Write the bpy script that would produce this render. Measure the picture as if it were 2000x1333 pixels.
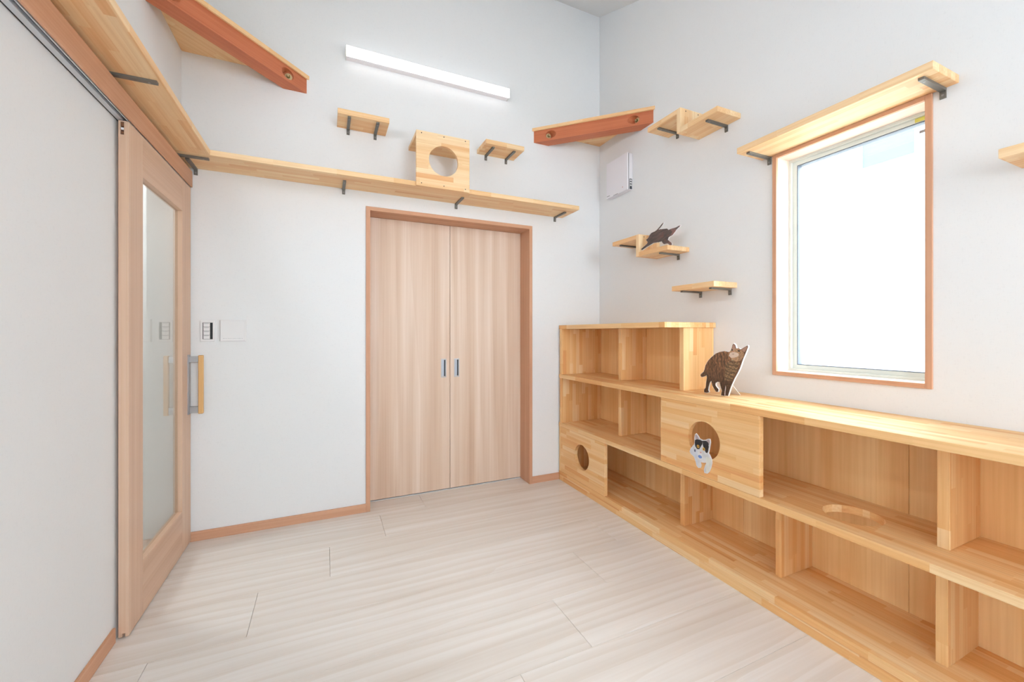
import bpy, bmesh, math, random
import numpy as np
from mathutils import Vector, Matrix
from mathutils.geometry import tessellate_polygon

random.seed(7)
for o in list(bpy.data.objects):
    bpy.data.objects.remove(o)
scene = bpy.context.scene
COL = scene.collection

# ------------------------------------------------------------------ camera
cam_data = bpy.data.cameras.new('camera')
cam_data.sensor_width = 36.0
cam_data.lens = 798.7 / 2000 * 36.0
cam_data.shift_y = -15.5 / 2000
cam_data.clip_start = 0.05
camera = bpy.data.objects.new('camera', cam_data)
camera.location = (0, 0, 1.2)
camera.rotation_euler = (math.radians(90), 0, -0.42641)
COL.objects.link(camera)
scene.camera = camera

# ------------------------------------------------------------------ world, lights, exposure
SKY_STRENGTH = 37.0
REAR_FILL_POWER = 20.0
HALL_POWER = 46.0
BAR_EMISSION = 8.0
LEFT_FILL_POWER = 24.0

world = bpy.data.worlds.new('overcast_sky')
scene.world = world
world.use_nodes = True
bg = world.node_tree.nodes['Background']
bg.inputs['Color'].default_value = (0.83, 0.925, 1.0, 1)
bg.inputs['Strength'].default_value = SKY_STRENGTH

scene.cycles.use_light_tree = False
scene.cycles.max_bounces = 8
scene.cycles.diffuse_bounces = 7
scene.cycles.glossy_bounces = 3
scene.cycles.transmission_bounces = 6
scene.view_settings.view_transform = 'Standard'
scene.view_settings.look = 'None'
scene.view_settings.gamma = 1.0
scene.view_settings.use_curve_mapping = False
scene.view_settings.exposure = -1.1


def area_light(name, loc, rot, sx, sy, power, color=(1, 1, 1)):
    d = bpy.data.lights.new(name, 'AREA')
    d.shape = 'RECTANGLE'
    d.size, d.size_y = sx, sy
    d.energy = power
    d.color = color
    o = bpy.data.objects.new(name, d)
    o.location = loc
    o.rotation_euler = rot
    COL.objects.link(o)
    return o


# room constants (metres); the camera stands at x = y = 0
L, R = -0.752, 2.1508          # left and right wall faces
B = 2.905                      # back wall face
REAR = -2.30                   # wall behind the camera
ZT = 3.93                      # ceiling height at the back wall
SLOPE = 0.44                   # the ceiling drops towards the camera
FLAT = 2.55                    # then runs level
Y_FLAT = B - (ZT - FLAT) / SLOPE

# unseen LED bar added behind the viewer to lift the upper back wall
area_light('fill_rear_wall', (0.7, REAR + 0.07, 2.36), (math.radians(96), 0, 0), 1.2, 0.10, REAR_FILL_POWER, (0.88, 0.95, 1.0))
# unseen LED bar assumed from the shelf shadows, placed to light the shelving
area_light('fill_left_wall', (L + 0.07, 1.3, 2.42), (0, math.radians(-90), 0), 0.10, 1.0, LEFT_FILL_POWER, (0.86, 0.94, 1.0))
# unseen lamp added to brighten the hallway behind the door glass
area_light('fill_hallway', (-1.4, 2.75, 2.3), (0, 0, 0), 0.3, 0.3, HALL_POWER, (0.95, 0.98, 1.0))

# ------------------------------------------------------------------ materials
def srgb(r, g, b):
    f = lambda c: (c / 255 / 12.92) if c / 255 <= 0.04045 else ((c / 255 + 0.055) / 1.055) ** 2.4
    return (f(r), f(g), f(b), 1)


def new_mat(name):
    m = bpy.data.materials.new(name)
    m.use_nodes = True
    nt = m.node_tree
    return m, nt, nt.nodes['Principled BSDF']


def plain(name, col, rough=0.5, metallic=0.0, spec=0.5):
    m, nt, p = new_mat(name)
    p.inputs['Base Color'].default_value = srgb(*col)
    p.inputs['Roughness'].default_value = rough
    p.inputs['Metallic'].default_value = metallic
    p.inputs['Specular IOR Level'].default_value = spec
    return m


def emissive(name, col, strength):
    m, nt, p = new_mat(name)
    p.inputs['Base Color'].default_value = srgb(*col)
    p.inputs['Emission Color'].default_value = srgb(*col)
    p.inputs['Emission Strength'].default_value = strength
    return m


def N(nt, t, **kw):
    n = nt.nodes.new(t)
    for k, v in kw.items():
        setattr(n, k, v)
    return n


def vmath(nt, op, a, b=None):
    n = N(nt, 'ShaderNodeVectorMath', operation=op)
    for i, x in enumerate((a, b)):
        if x is None:
            continue
        if isinstance(x, tuple):
            n.inputs[i].default_value = x
        else:
            nt.links.new(x, n.inputs[i])
    return n.outputs[0]


def fmath(nt, op, a, b=None, c=None):
    n = N(nt, 'ShaderNodeMath', operation=op)
    for i, x in enumerate((a, b, c)):
        if x is None:
            continue
        if isinstance(x, (int, float)):
            n.inputs[i].default_value = x
        else:
            nt.links.new(x, n.inputs[i])
    return n.outputs[0]


def ramp(nt, fac, stops):
    n = N(nt, 'ShaderNodeValToRGB')
    el = n.color_ramp.elements
    while len(el) < len(stops):
        el.new(0.5)
    for e, (p, c) in zip(el, stops):
        e.position = p
        e.color = srgb(*c)
    nt.links.new(fac, n.inputs[0])
    return n.outputs[0]


def noise(nt, vec, scale=1.0, detail=3.0, rough=0.55, distort=0.0):
    n = N(nt, 'ShaderNodeTexNoise')
    n.inputs['Scale'].default_value = scale
    n.inputs['Detail'].default_value = detail
    n.inputs['Roughness'].default_value = rough
    n.inputs['Distortion'].default_value = distort
    nt.links.new(vec, n.inputs['Vector'])
    return n.outputs['Fac']


def mix_mul(nt, col, fac, dark):
    """col * lerp(dark, 1, fac)"""
    n = N(nt, 'ShaderNodeMix', data_type='RGBA', blend_type='MULTIPLY')
    n.inputs[0].default_value = 1.0
    nt.links.new(col, n.inputs[6])
    r = N(nt, 'ShaderNodeValToRGB')
    r.color_ramp.elements[0].position = 0.28
    r.color_ramp.elements[1].position = 0.62
    r.color_ramp.elements[0].color = (dark[0], dark[1], dark[2], 1)
    r.color_ramp.elements[1].color = (1, 1, 1, 1)
    nt.links.new(fac, r.inputs[0])
    nt.links.new(r.outputs[0], n.inputs[7])
    return n.outputs[2]


def wood(name, tones, stave=None, grain=(1.6, 70), dark=(0.80, 0.70, 0.60), broad=(0.7, 9), rough=0.45,
         broad_mix=0.5, rings=None):
    """Timber in the board's own frame: the point attribute 'wood' holds (along grain, across, through) in metres."""
    m, nt, p = new_mat(name)
    at = N(nt, 'ShaderNodeAttribute', attribute_name='wood')
    vec = at.outputs['Vector']
    sep = N(nt, 'ShaderNodeSeparateXYZ')
    nt.links.new(vec, sep.inputs[0])
    g, w, t = sep.outputs
    if stave:
        ln, wd = stave
        row = fmath(nt, 'FLOOR', fmath(nt, 'DIVIDE', w, wd))
        wn = N(nt, 'ShaderNodeTexWhiteNoise', noise_dimensions='1D')
        nt.links.new(row, wn.inputs['W'])
        along = fmath(nt, 'ADD', fmath(nt, 'DIVIDE', g, ln), fmath(nt, 'MULTIPLY', wn.outputs['Value'], 9.0))
        cellx = fmath(nt, 'FLOOR', along)
        comb = N(nt, 'ShaderNodeCombineXYZ')
        nt.links.new(cellx, comb.inputs[0])
        nt.links.new(row, comb.inputs[1])
        wn2 = N(nt, 'ShaderNodeTexWhiteNoise', noise_dimensions='3D')
        nt.links.new(comb.outputs[0], wn2.inputs['Vector'])
        cell = wn2.outputs['Value']
    else:
        cell = None
    shifted = vec
    if cell is not None:
        cb = N(nt, 'ShaderNodeCombineXYZ')
        nt.links.new(fmath(nt, 'MULTIPLY', cell, 7.3), cb.inputs[0])
        nt.links.new(fmath(nt, 'MULTIPLY', cell, 3.1), cb.inputs[2])
        shifted = vmath(nt, 'ADD', vec, cb.outputs[0])
    fine = noise(nt, vmath(nt, 'MULTIPLY', shifted, (grain[0], grain[1], grain[1])), 1.0, 3.0, 0.6)
    wide = noise(nt, vmath(nt, 'MULTIPLY', shifted, (broad[0], broad[1], broad[1])), 1.0, 2.0, 0.5, 0.4)
    if cell is not None:
        tone = fmath(nt, 'ADD', fmath(nt, 'MULTIPLY', cell, 1 - broad_mix), fmath(nt, 'MULTIPLY', wide, broad_mix))
    else:
        tone = wide
    col = ramp(nt, tone, tones)
    if rings:
        wv = N(nt, 'ShaderNodeTexWave', wave_type='BANDS', bands_direction='Y', wave_profile='SAW')
        wv.inputs['Scale'].default_value = rings[0]
        wv.inputs['Distortion'].default_value = rings[1]
        wv.inputs['Detail'].default_value = 2.0
        wv.inputs['Detail Scale'].default_value = 1.0
        nt.links.new(vmath(nt, 'MULTIPLY', shifted, (rings[2], 1.0, 1.0)), wv.inputs['Vector'])
        col = mix_mul(nt, col, fmath(nt, 'MULTIPLY_ADD', wv.outputs['Fac'], 0.6, 0.2), rings[3])
    col = mix_mul(nt, col, fine, dark)
    nt.links.new(col, p.inputs['Base Color'])
    p.inputs['Roughness'].default_value = rough
    p.inputs['Specular IOR Level'].default_value = 0.35
    return m


def wallpaper(name, col):
    m, nt, p = new_mat(name)
    tc = N(nt, 'ShaderNodeTexCoord')
    a = noise(nt, vmath(nt, 'MULTIPLY', tc.outputs['Object'], (420, 420, 60)), 1.0, 1.0)
    b_ = noise(nt, vmath(nt, 'MULTIPLY', tc.outputs['Object'], (60, 60, 300)), 1.0, 0.0)
    h = fmath(nt, 'ADD', a, fmath(nt, 'MULTIPLY', b_, 0.6))
    c = ramp(nt, h, [(0.45, tuple(x - 4 for x in col)), (1.1 / 1.6, col)])
    nt.links.new(c, p.inputs['Base Color'])
    p.inputs['Roughness'].default_value = 0.85
    p.inputs['Specular IOR Level'].default_value = 0.2
    return m


PINE = wood('laminated_pine', [(0.08, (216, 158, 108)), (0.30, (230, 188, 140)), (0.62, (238, 206, 162)), (0.92, (245, 222, 186))],
            stave=(0.33, 0.031), grain=(1.8, 95), dark=(0.88, 0.80, 0.70), broad=(0.9, 22), broad_mix=0.45, rough=0.42)
PINE_CAB = wood('laminated_pine_orange', [(0.06, (208, 134, 74)), (0.30, (226, 176, 118)), (0.62, (235, 196, 143)), (0.94, (243, 218, 178))],
                stave=(0.33, 0.031), grain=(1.8, 95), dark=(0.88, 0.80, 0.70), broad=(0.9, 22), broad_mix=0.45, rough=0.42)  # same pine in a more saturated orange for the shelving
PLY = wood('pine_plywood', [(0.3, (236, 189, 130)), (0.55, (243, 204, 148)), (0.75, (248, 216, 166))],
           grain=(1.2, 55), dark=(0.90, 0.84, 0.76), broad=(0.5, 7), rough=0.5)
TRIM = wood('trim_wood', [(0.3, (188, 141, 112)), (0.7, (202, 158, 130))], grain=(1.4, 130), dark=(0.90, 0.84, 0.78), broad=(0.6, 20), rough=0.5)
DOOR = wood('door_veneer', [(0.25, (206, 178, 156)), (0.45, (219, 196, 176)), (0.6, (226, 206, 189)), (0.8, (234, 217, 203))],
            grain=(1.0, 120), dark=(0.93, 0.88, 0.84), broad=(0.45, 11), rough=0.42,
            rings=(2.4, 9.0, 0.10, (0.95, 0.92, 0.89)))
LEAF = wood('sliding_door_wood', [(0.25, (192, 158, 134)), (0.5, (204, 172, 149)), (0.8, (213, 186, 164))],
            grain=(1.0, 130), dark=(0.93, 0.88, 0.82), broad=(0.5, 14), rough=0.42)
BEAM = wood('red_cedar', [(0.3, (170, 95, 62)), (0.7, (188, 112, 76))], grain=(1.2, 110), dark=(0.86, 0.78, 0.72), broad=(0.5, 14), rough=0.5)
PLANK = wood('whitewashed_floor', [(0.25, (226, 219, 212)), (0.5, (235, 230, 225)), (0.75, (242, 239, 236))],
             grain=(1.0, 85), dark=(0.955, 0.94, 0.925), broad=(0.45, 9), rough=0.33,
             rings=(5.5, 12.0, 0.12, (0.945, 0.925, 0.90)))
WALL = wallpaper('white_wallpaper', (238, 240, 242))
CEIL = wallpaper('ceiling_paper', (238, 239, 240))
HALL = wallpaper('hallway_paper', (226, 220, 210))
STEEL = plain('bracket_steel', (112, 110, 106), 0.45, 0.35)
SCREW = plain('screw_dark', (58, 46, 38), 0.5, 0.4)
SCREW_L = plain('screw_zinc', (150, 150, 148), 0.4, 0.9)
BRASS = plain('bolt_brass', (206, 190, 146), 0.4, 0.25)
NUT = plain('nut_dark_brass', (128, 108, 62), 0.4, 0.4)
ALU = plain('aluminium', (214, 219, 226), 0.4, 0.1)
SATIN = plain('satin_metal', (176, 178, 182), 0.38, 0.6)
SATIN_IN = plain('satin_recess', (186, 192, 202), 0.45, 0.2)
BLACK = plain('black_plastic_gap_shade', (26, 27, 30), 0.6)  # switch surround; also solid fill for the shade in gaps and slots
GASKET = plain('grey_gasket', (92, 100, 112), 0.6)
HANDLE = plain('handle_wood', (204, 160, 104), 0.45)
PVC = plain('white_pvc', (226, 231, 226), 0.4)
WHITE = plain('white_plastic', (242, 241, 248), 0.45)
WHITE_B = plain('white_board', (238, 238, 240), 0.5)
GREY_IN = plain('grey_print', (150, 152, 158), 0.6)
BROWN_PL = plain('brown_plastic', (112, 70, 44), 0.45)
RED = plain('red_print', (196, 92, 84), 0.6)
YELLOW = plain('yellow_sticker', (206, 196, 92), 0.6)
LED = emissive('led_diffuser', (255, 253, 250), BAR_EMISSION)
SIDING = plain('house_siding', (226, 226, 224), 0.8)
SIDING_W = plain('house_window', (77, 87, 89), 0.6, 0.0, 0.1)
ROOF = plain('house_roof', (206, 160, 128), 0.8)
GROUND = plain('outside_gravel', (190, 186, 178), 0.9)


def window_glass(name, ior=1.5):
    """thin clear pane: straight-through transparency with a Fresnel mirror, so that daylight passes"""
    m = bpy.data.materials.new(name)
    m.use_nodes = True
    nt = m.node_tree
    nt.nodes.clear()
    out = N(nt, 'ShaderNodeOutputMaterial')
    mix = N(nt, 'ShaderNodeMixShader')
    fr = N(nt, 'ShaderNodeFresnel')
    geo = N(nt, 'ShaderNodeNewGeometry')
    # the same Fresnel share on both faces of the pane (rays cross it without bending)
    nt.links.new(fmath(nt, 'MULTIPLY_ADD', geo.outputs['Backfacing'], 1 / ior - ior, ior), fr.inputs['IOR'])
    tr = N(nt, 'ShaderNodeBsdfTransparent')
    tr.inputs['Color'].default_value = (0.97, 0.985, 0.98, 1)
    gl = N(nt, 'ShaderNodeBsdfGlossy')
    gl.inputs['Roughness'].default_value = 0.0
    nt.links.new(fr.outputs[0], mix.inputs[0])
    nt.links.new(tr.outputs[0], mix.inputs[1])
    nt.links.new(gl.outputs[0], mix.inputs[2])
    nt.links.new(mix.outputs[0], out.inputs['Surface'])
    return m


GLASS = window_glass('clear_glass')
DOOR_GLASS = window_glass('reflective_door_glass', 2.5)


def print_mat(name):
    m, nt, p = new_mat(name)
    at = N(nt, 'ShaderNodeAttribute', attribute_name='print')
    nt.links.new(at.outputs['Color'], p.inputs['Base Color'])
    p.inputs['Roughness'].default_value = 0.4
    return m


PRINT = print_mat('photo_print')

# ------------------------------------------------------------------ builders
def tag(o, label=None, cat=None, group=None, kind=None):
    if label:
        o['label'] = label
    if cat:
        o['category'] = cat
    if group:
        o['group'] = group
    if kind:
        o['kind'] = kind
    return o


def empty(name, loc, label=None, cat=None, group=None, kind=None):
    o = bpy.data.objects.new(name, None)
    o.empty_display_size = 0.1
    o.location = loc
    COL.objects.link(o)
    return tag(o, label, cat, group, kind)


def base_of(o):
    p = Vector((0, 0, 0))
    while o is not None:
        p += o.location
        o = o.parent
    return p


AX = {'x': 0, 'y': 1, 'z': 2}


def set_wood(bm, grain='x', across='y', seed=True):
    ly = bm.verts.layers.float_vector.get('wood') or bm.verts.layers.float_vector.new('wood')
    g, w = AX[grain], AX[across]
    t = 3 - g - w
    off = (random.uniform(0, 20), random.uniform(0, 20), random.uniform(0, 20)) if seed else (0, 0, 0)
    for v in bm.verts:
        v[ly] = Vector((v.co[g] + off[0], v.co[w] + off[1], v.co[t] + off[2]))


def obj(name, bm, mat, parent=None, origin=None, smooth=False):
    """link a bmesh given in world coordinates as ONE mesh object"""
    if origin is None:
        if parent is not None:
            origin = base_of(parent)
        else:
            lo = Vector([min(v.co[i] for v in bm.verts) for i in range(3)])
            hi = Vector([max(v.co[i] for v in bm.verts) for i in range(3)])
            origin = Vector(((lo.x + hi.x) / 2, (lo.y + hi.y) / 2, lo.z))
    origin = Vector(origin)
    pbase = base_of(parent) if parent is not None else Vector((0, 0, 0))
    bmesh.ops.translate(bm, verts=bm.verts, vec=-origin)
    bmesh.ops.recalc_face_normals(bm, faces=bm.faces)
    me = bpy.data.meshes.new(name)
    bm.to_mesh(me)
    bm.free()
    if smooth:
        for p in me.polygons:
            p.use_smooth = True
    me.materials.append(mat)
    o = bpy.data.objects.new(name, me)
    COL.objects.link(o)
    if parent is not None:
        o.parent = parent
    o.location = origin - pbase
    return o


def add_box(bm, x0, x1, y0, y1, z0, z1):
    vs = [bm.verts.new((x, y, z)) for x in (x0, x1) for y in (y0, y1) for z in (z0, z1)]
    for f in ((0, 1, 3, 2), (4, 6, 7, 5), (0, 4, 5, 1), (2, 3, 7, 6), (0, 2, 6, 4), (1, 5, 7, 3)):
        bm.faces.new([vs[i] for i in f])
    return vs


def bevel(bm, w=0.0015, seg=1):
    bmesh.ops.bevel(bm, geom=list(bm.edges), offset=w, segments=seg, profile=0.5, affect='EDGES', clamp_overlap=True)


def box(name, b, mat, parent=None, grain=None, across=None, bev=0.0015, origin=None):
    bm = bmesh.new()
    add_box(bm, *b)
    if bev:
        bevel(bm, bev)
    if grain:
        set_wood(bm, grain, across)
    return obj(name, bm, mat, parent, origin)


def boxes(name, bs, mat, parent=None, origin=None):
    bm = bmesh.new()
    for b in bs:
        add_box(bm, *b)
    return obj(name, bm, mat, parent, origin)


def cyl(bm, c, r, length, axis='z', seg=24, r2=None):
    ret = bmesh.ops.create_cone(bm, cap_ends=True, segments=seg, radius1=r, radius2=r if r2 is None else r2, depth=length)
    vs = ret['verts']
    if axis == 'x':
        bmesh.ops.rotate(bm, verts=vs, cent=(0, 0, 0), matrix=Matrix.Rotation(math.pi / 2, 3, 'Y'))
    elif axis == 'y':
        bmesh.ops.rotate(bm, verts=vs, cent=(0, 0, 0), matrix=Matrix.Rotation(math.pi / 2, 3, 'X'))
    bmesh.ops.translate(bm, verts=vs, vec=c)
    return vs


def carve(bm, cutters):
    """bm minus the cutter bmeshes; returns a new bmesh (attributes are set afterwards)"""
    def tmp(b, n):
        bmesh.ops.recalc_face_normals(b, faces=b.faces)
        me = bpy.data.meshes.new(n)
        b.to_mesh(me)
        b.free()
        o = bpy.data.objects.new(n, me)
        COL.objects.link(o)
        return o
    a = tmp(bm, 'carve_base')
    cs = [tmp(c, 'carve_tool') for c in cutters]
    for c in cs:
        md = a.modifiers.new('cut', 'BOOLEAN')
        md.operation = 'DIFFERENCE'
        md.solver = 'EXACT'
        md.object = c
    dg = bpy.context.evaluated_depsgraph_get()
    me = bpy.data.meshes.new_from_object(a.evaluated_get(dg))
    out = bmesh.new()
    out.from_mesh(me)
    for o in [a] + cs:
        m_ = o.data
        bpy.data.objects.remove(o)
        bpy.data.meshes.remove(m_)
    bpy.data.meshes.remove(me)
    return out


def round_tool(c, r, length, axis):
    b = bmesh.new()
    cyl(b, c, r, length, axis, 72)
    return b


def board_hole(name, b, holes, mat, parent, grain, across):
    bm = bmesh.new()
    add_box(bm, *b)
    bevel(bm, 0.0015)
    bm = carve(bm, [round_tool(*h) for h in holes])
    set_wood(bm, grain, across)
    return obj(name, bm, mat, parent)


def screw_heads(parent, pts, axis, r=0.0035, mat=None):
    for p in pts:
        bm = bmesh.new()
        cyl(bm, p, r, 0.0016, axis, 12)
        obj('screw', bm, mat or SCREW, parent)


def bracket(parent, wall, pos, z, length, wall_dir, drop=0.038, width=0.018, th=0.010, tv=0.007):
    """L bracket under a shelf: wall 'back' | 'right' | 'left'; pos is its centre along the wall, z the shelf's underside"""
    bm = bmesh.new()
    h = width / 2
    if wall == 'back':
        prof = [(B, z), (B - length, z), (B - length, z - th), (B - tv, z - th), (B - tv, z - drop), (B, z - drop)]
        A = [bm.verts.new((pos - h, y, zz)) for y, zz in prof]
        C = [bm.verts.new((pos + h, y, zz)) for y, zz in prof]
    else:
        wx, s = (R, -1) if wall == 'right' else (L, 1)
        prof = [(wx, z), (wx + s * length, z), (wx + s * length, z - th), (wx + s * tv, z - th), (wx + s * tv, z - drop), (wx, z - drop)]
        A = [bm.verts.new((x, pos - h, zz)) for x, zz in prof]
        C = [bm.verts.new((x, pos + h, zz)) for x, zz in prof]
    bm.faces.new(A)
    bm.faces.new(C[::-1])
    n = len(A)
    for i in range(n):
        bm.faces.new([A[i], C[i], C[(i + 1) % n], A[(i + 1) % n]])
    br = obj('bracket', bm, STEEL, parent)
    bm = bmesh.new()
    if wall == 'back':
        cyl(bm, (pos, B - tv, z - drop * 0.68), 0.004, 0.002, 'y', 12)
    else:
        cyl(bm, (wx + s * tv, pos, z - drop * 0.68), 0.004, 0.002, 'x', 12)
    obj('screw', bm, SCREW_L, br)
    bm = bmesh.new()
    if wall == 'back':
        cyl(bm, (pos, B - length * 0.86, z - th), 0.004, 0.002, 'z', 12)
    else:
        cyl(bm, (wx + s * length * 0.86, pos, z - th), 0.004, 0.002, 'z', 12)
    obj('screw', bm, SCREW_L, br)
    return br


# ================================================================== the setting
CAB = 1.738                    # front plane of the built-in shelving

# ---- floor: slab with separate planks (0.303 x 1.82 m, ends stepped by 0.304)
floor = tag(boxes('floor', [(L - 0.2, R + 0.2, REAR - 0.2, 3.4, -0.12, -0.012)], plain('floor_slab', (112, 94, 78), 0.8)),
            'pale whitewashed plank floor of the room', 'floor', kind='structure')
ROWS = [(2.811 - 0.303 * k + 0.303, 2.811 - 0.303 * k) for k in range(0, 17)]
for k, (y1, y0) in enumerate(ROWS):
    x = 0.625 - 0.304 * k
    while x > L:
        x -= 1.82
    while x < R:
        a, b = max(x, L - 0.001), min(x + 1.82, R)
        ya, yb = max(y0, REAR), min(y1, 3.075)
        if b - a > 0.02 and yb - ya > 0.02:
            bm = bmesh.new()
            add_box(bm, a + 0.0008, b - 0.0008, ya + 0.0005, yb - 0.0005, -0.012, 0.0)
            bevel(bm, 0.0006)
            set_wood(bm, 'x', 'y')
            obj('plank', bm, PLANK, floor)
        x += 1.82

# ---- walls
tag(boxes('wall_back', [(L - 0.2, 0.2424, B, B + 0.2, 0, ZT), (1.4937, R + 0.2, B, B + 0.2, 0, ZT),
                        (0.2424, 1.4937, B, B + 0.2, 2.052, ZT), (0.2, 1.55, B + 0.2, B + 0.25, 0, 2.2)], WALL),
    'white papered back wall around the closet doors', 'wall', kind='structure')
WY0, WY1, WZ0, WZ1 = 0.7922, 1.3746, 1.001, 2.116       # clear opening of the window
tag(boxes('wall_right', [(R, R + 0.16, WY1 + 0.02, B + 0.2, 0, ZT), (R, R + 0.16, REAR - 0.15, WY0 - 0.02, 0, ZT),
                         (R, R + 0.16, WY0 - 0.02, WY1 + 0.02, 0, WZ0 - 0.02), (R, R + 0.16, WY0 - 0.02, WY1 + 0.02, WZ1 + 0.02, ZT)], WALL),
    'white papered right wall with the window', 'wall', kind='structure')
FY0, FY1, FZ0, FZ1 = -2.10, -1.55, 0.60, 1.90             # unseen window added in the left wall to light the shelving
tag(boxes('wall_left', [(L - 0.13, L, REAR - 0.15, FY0, 0, ZT), (L - 0.13, L, FY1, 2.16, 0, ZT),
                        (L - 0.13, L, FY0, FY1, 0, FZ0), (L - 0.13, L, FY0, FY1, FZ1, ZT), (L - 0.13, L, 2.82, B + 0.2, 0, ZT),
                        (L - 0.13, L, 2.16, 2.82, 2.0, ZT)], WALL),
    'white papered left wall beside the sliding glass door', 'wall', kind='structure')
RX0, RX1, RZ0, RZ1 = 0.80, 2.00, 0.95, 2.10              # unseen window added behind the viewer to light the back wall
tag(boxes('wall_front', [(L - 0.15, RX0, REAR - 0.15, REAR, 0, 3.0), (RX1, R + 0.15, REAR - 0.15, REAR, 0, 3.0),
                         (RX0, RX1, REAR - 0.15, REAR, RZ1, 3.0), (RX0, RX1, REAR - 0.15, REAR, 0, RZ0)], WALL),
    'white wall behind the viewer with an added window for light', 'wall', kind='structure')
bm = bmesh.new()
prof = [(B + 0.2, ZT + 0.2 * SLOPE), (Y_FLAT, FLAT), (REAR - 0.15, FLAT)]
lo = [[bm.verts.new((x, y, z)) for y, z in prof] for x in (L - 0.2, R + 0.2)]
up = [[bm.verts.new((x, y, z + 0.15)) for y, z in prof] for x in (L - 0.2, R + 0.2)]
for i in range(2):
    bm.faces.new([lo[0][i], lo[1][i], lo[1][i + 1], lo[0][i + 1]])
    bm.faces.new([up[0][i], up[0][i + 1], up[1][i + 1], up[1][i]])
    for s in (0, 1):
        bm.faces.new([lo[s][i], lo[s][i + 1], up[s][i + 1], up[s][i]])
bm.faces.new([lo[0][0], up[0][0], up[1][0], lo[1][0]])
bm.faces.new([lo[0][2], lo[1][2], up[1][2], up[0][2]])
tag(obj('ceiling', bm, CEIL), 'white ceiling sloping down from the back wall', 'ceiling', kind='structure')

# ---- hallway seen through the sliding door's glass
tag(boxes('wall_hallway', [(-1.95, -1.85, 0.9, 4.2, 0, 2.45), (-1.95, L - 0.13, 4.1, 4.2, 0, 2.45), (-1.95, L - 0.13, 0.9, 1.0, 0, 2.45),
                           (-1.95, L - 0.13, 0.9, 4.2, 2.4, 2.45), (-1.95, L - 0.13, 0.9, 4.2, -0.1, 0.0),
                           (L - 0.18, L - 0.13, B + 0.2, 4.2, 0, 2.45)], HALL),
    'beige papered hallway behind the sliding glass door', 'wall', kind='structure')

# ---- baseboards
def baseboard(name, b, label, axis):
    o = box(name, b, TRIM, None, axis, 'z', 0.001)
    tag(o, label, 'baseboard', kind='structure')

baseboard('baseboard_back', (-0.739, 0.2424, B - 0.0095, B, 0, 0.055), 'brown wooden baseboard left of the closet doors', 'x')
baseboard('baseboard_back.001', (1.4937, 1.752, B - 0.0095, B, 0, 0.055), 'short brown baseboard between closet doors and shelving', 'x')
baseboard('baseboard_left', (L, L + 0.0095, REAR, 2.078, 0, 0.058), 'brown wooden baseboard along the left wall', 'y')

# ---- closet: casing and two sliding leaves
t = empty('trim_1', (0.868, B, 0), 'brown wooden casing around the closet doors', 'trim', kind='structure')
JD = B + 0.195
box('jamb', (0.2424, 0.2690, B - 0.010, JD, 0, 2.0255), TRIM, t, 'z', 'y', 0.001)
box('jamb', (1.4668, 1.4937, B - 0.010, JD, 0, 2.0255), TRIM, t, 'z', 'y', 0.001)
box('head', (0.2424, 1.4937, B - 0.010, JD, 2.0255, 2.0515), TRIM, t, 'x', 'y', 0.001)
box('sill_rail', (0.2690, 1.4668, 3.055, 3.10, 0.0, 0.004), ALU, t, None, None, 0)


def closet_leaf(name, x0, x1, hx, label):
    d = empty(name, ((x0 + x1) / 2, 3.06, 0.006), label, 'door', kind='structure')
    bm = bmesh.new()
    add_box(bm, x0, x1, 3.060, 3.092, 0.008, 2.024)
    bevel(bm, 0.001)
    tool = bmesh.new()
    add_box(tool, hx + 0.006, hx + 0.034, 3.05, 3.074, 0.870, 0.995)
    bm = carve(bm, [tool])
    set_wood(bm, 'z', 'x')
    obj('leaf', bm, DOOR, d)
    h = obj('handle', frame_bm(hx, hx + 0.040, 0.862, 1.003, 0.0065, 3.0575, 3.0605), SATIN, d)
    boxes('cup', [(hx + 0.006, hx + 0.034, 3.072, 3.0735, 0.870, 0.995)], SATIN_IN, h)
    boxes('finger_slot', [(hx + 0.0285, hx + 0.0335, 3.060, 3.0725, 0.871, 0.994)], BLACK, h)


def frame_bm(x0, x1, z0, z1, w, y0, y1):
    bm = bmesh.new()
    add_box(bm, x0, x1, y0, y1, z0, z0 + w)
    add_box(bm, x0, x1, y0, y1, z1 - w, z1)
    add_box(bm, x0, x0 + w, y0, y1, z0 + w, z1 - w)
    add_box(bm, x1 - w, x1, y0, y1, z0 + w, z1 - w)
    return bm


closet_leaf('door_2', 0.2695, 0.8655, 0.7965, 'left light oak closet door with recessed metal pull')
closet_leaf('door_3', 0.8685, 1.4663, 0.8995, 'right light oak closet door with recessed metal pull')

# ---- sliding glass door on the left wall
DX0, DX1, DY0, DY1 = -0.739, -0.707, 2.088, 2.8945
d = empty('door_1', (-0.723, (DY0 + DY1) / 2, 0.006), 'tall wooden sliding door with a long glass pane on the left wall', 'door', kind='structure')
bm = bmesh.new()
add_box(bm, DX0, DX1, DY0, 2.225, 0.008, 2.033)
bevel(bm, 0.001)
slot = bmesh.new()
add_box(slot, -0.727, -0.718, DY0 - 0.01, 2.3, 0.0, 0.022)
cap = bmesh.new()
add_box(cap, -0.7325, -0.7215, DY0 - 0.01, DY0 + 0.012, 1.978, 2.028)
bm = carve(bm, [slot, cap])
set_wood(bm, 'z', 'y')
obj('stile', bm, LEAF, d)
box('stile', (DX0, DX1, 2.745, DY1, 0.008, 2.033), LEAF, d, 'z', 'y', 0.001)
box('rail', (DX0, DX1, 2.225, 2.745, 1.860, 2.033), LEAF, d, 'y', 'z', 0.001)
box('rail', (DX0, DX1, 2.225, 2.745, 0.008, 0.236), LEAF, d, 'y', 'z', 0.001)
boxes('glass_pane', [(-0.7275, -0.7265, 2.22, 2.75, 0.230, 1.866)], DOOR_GLASS, d)
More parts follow.
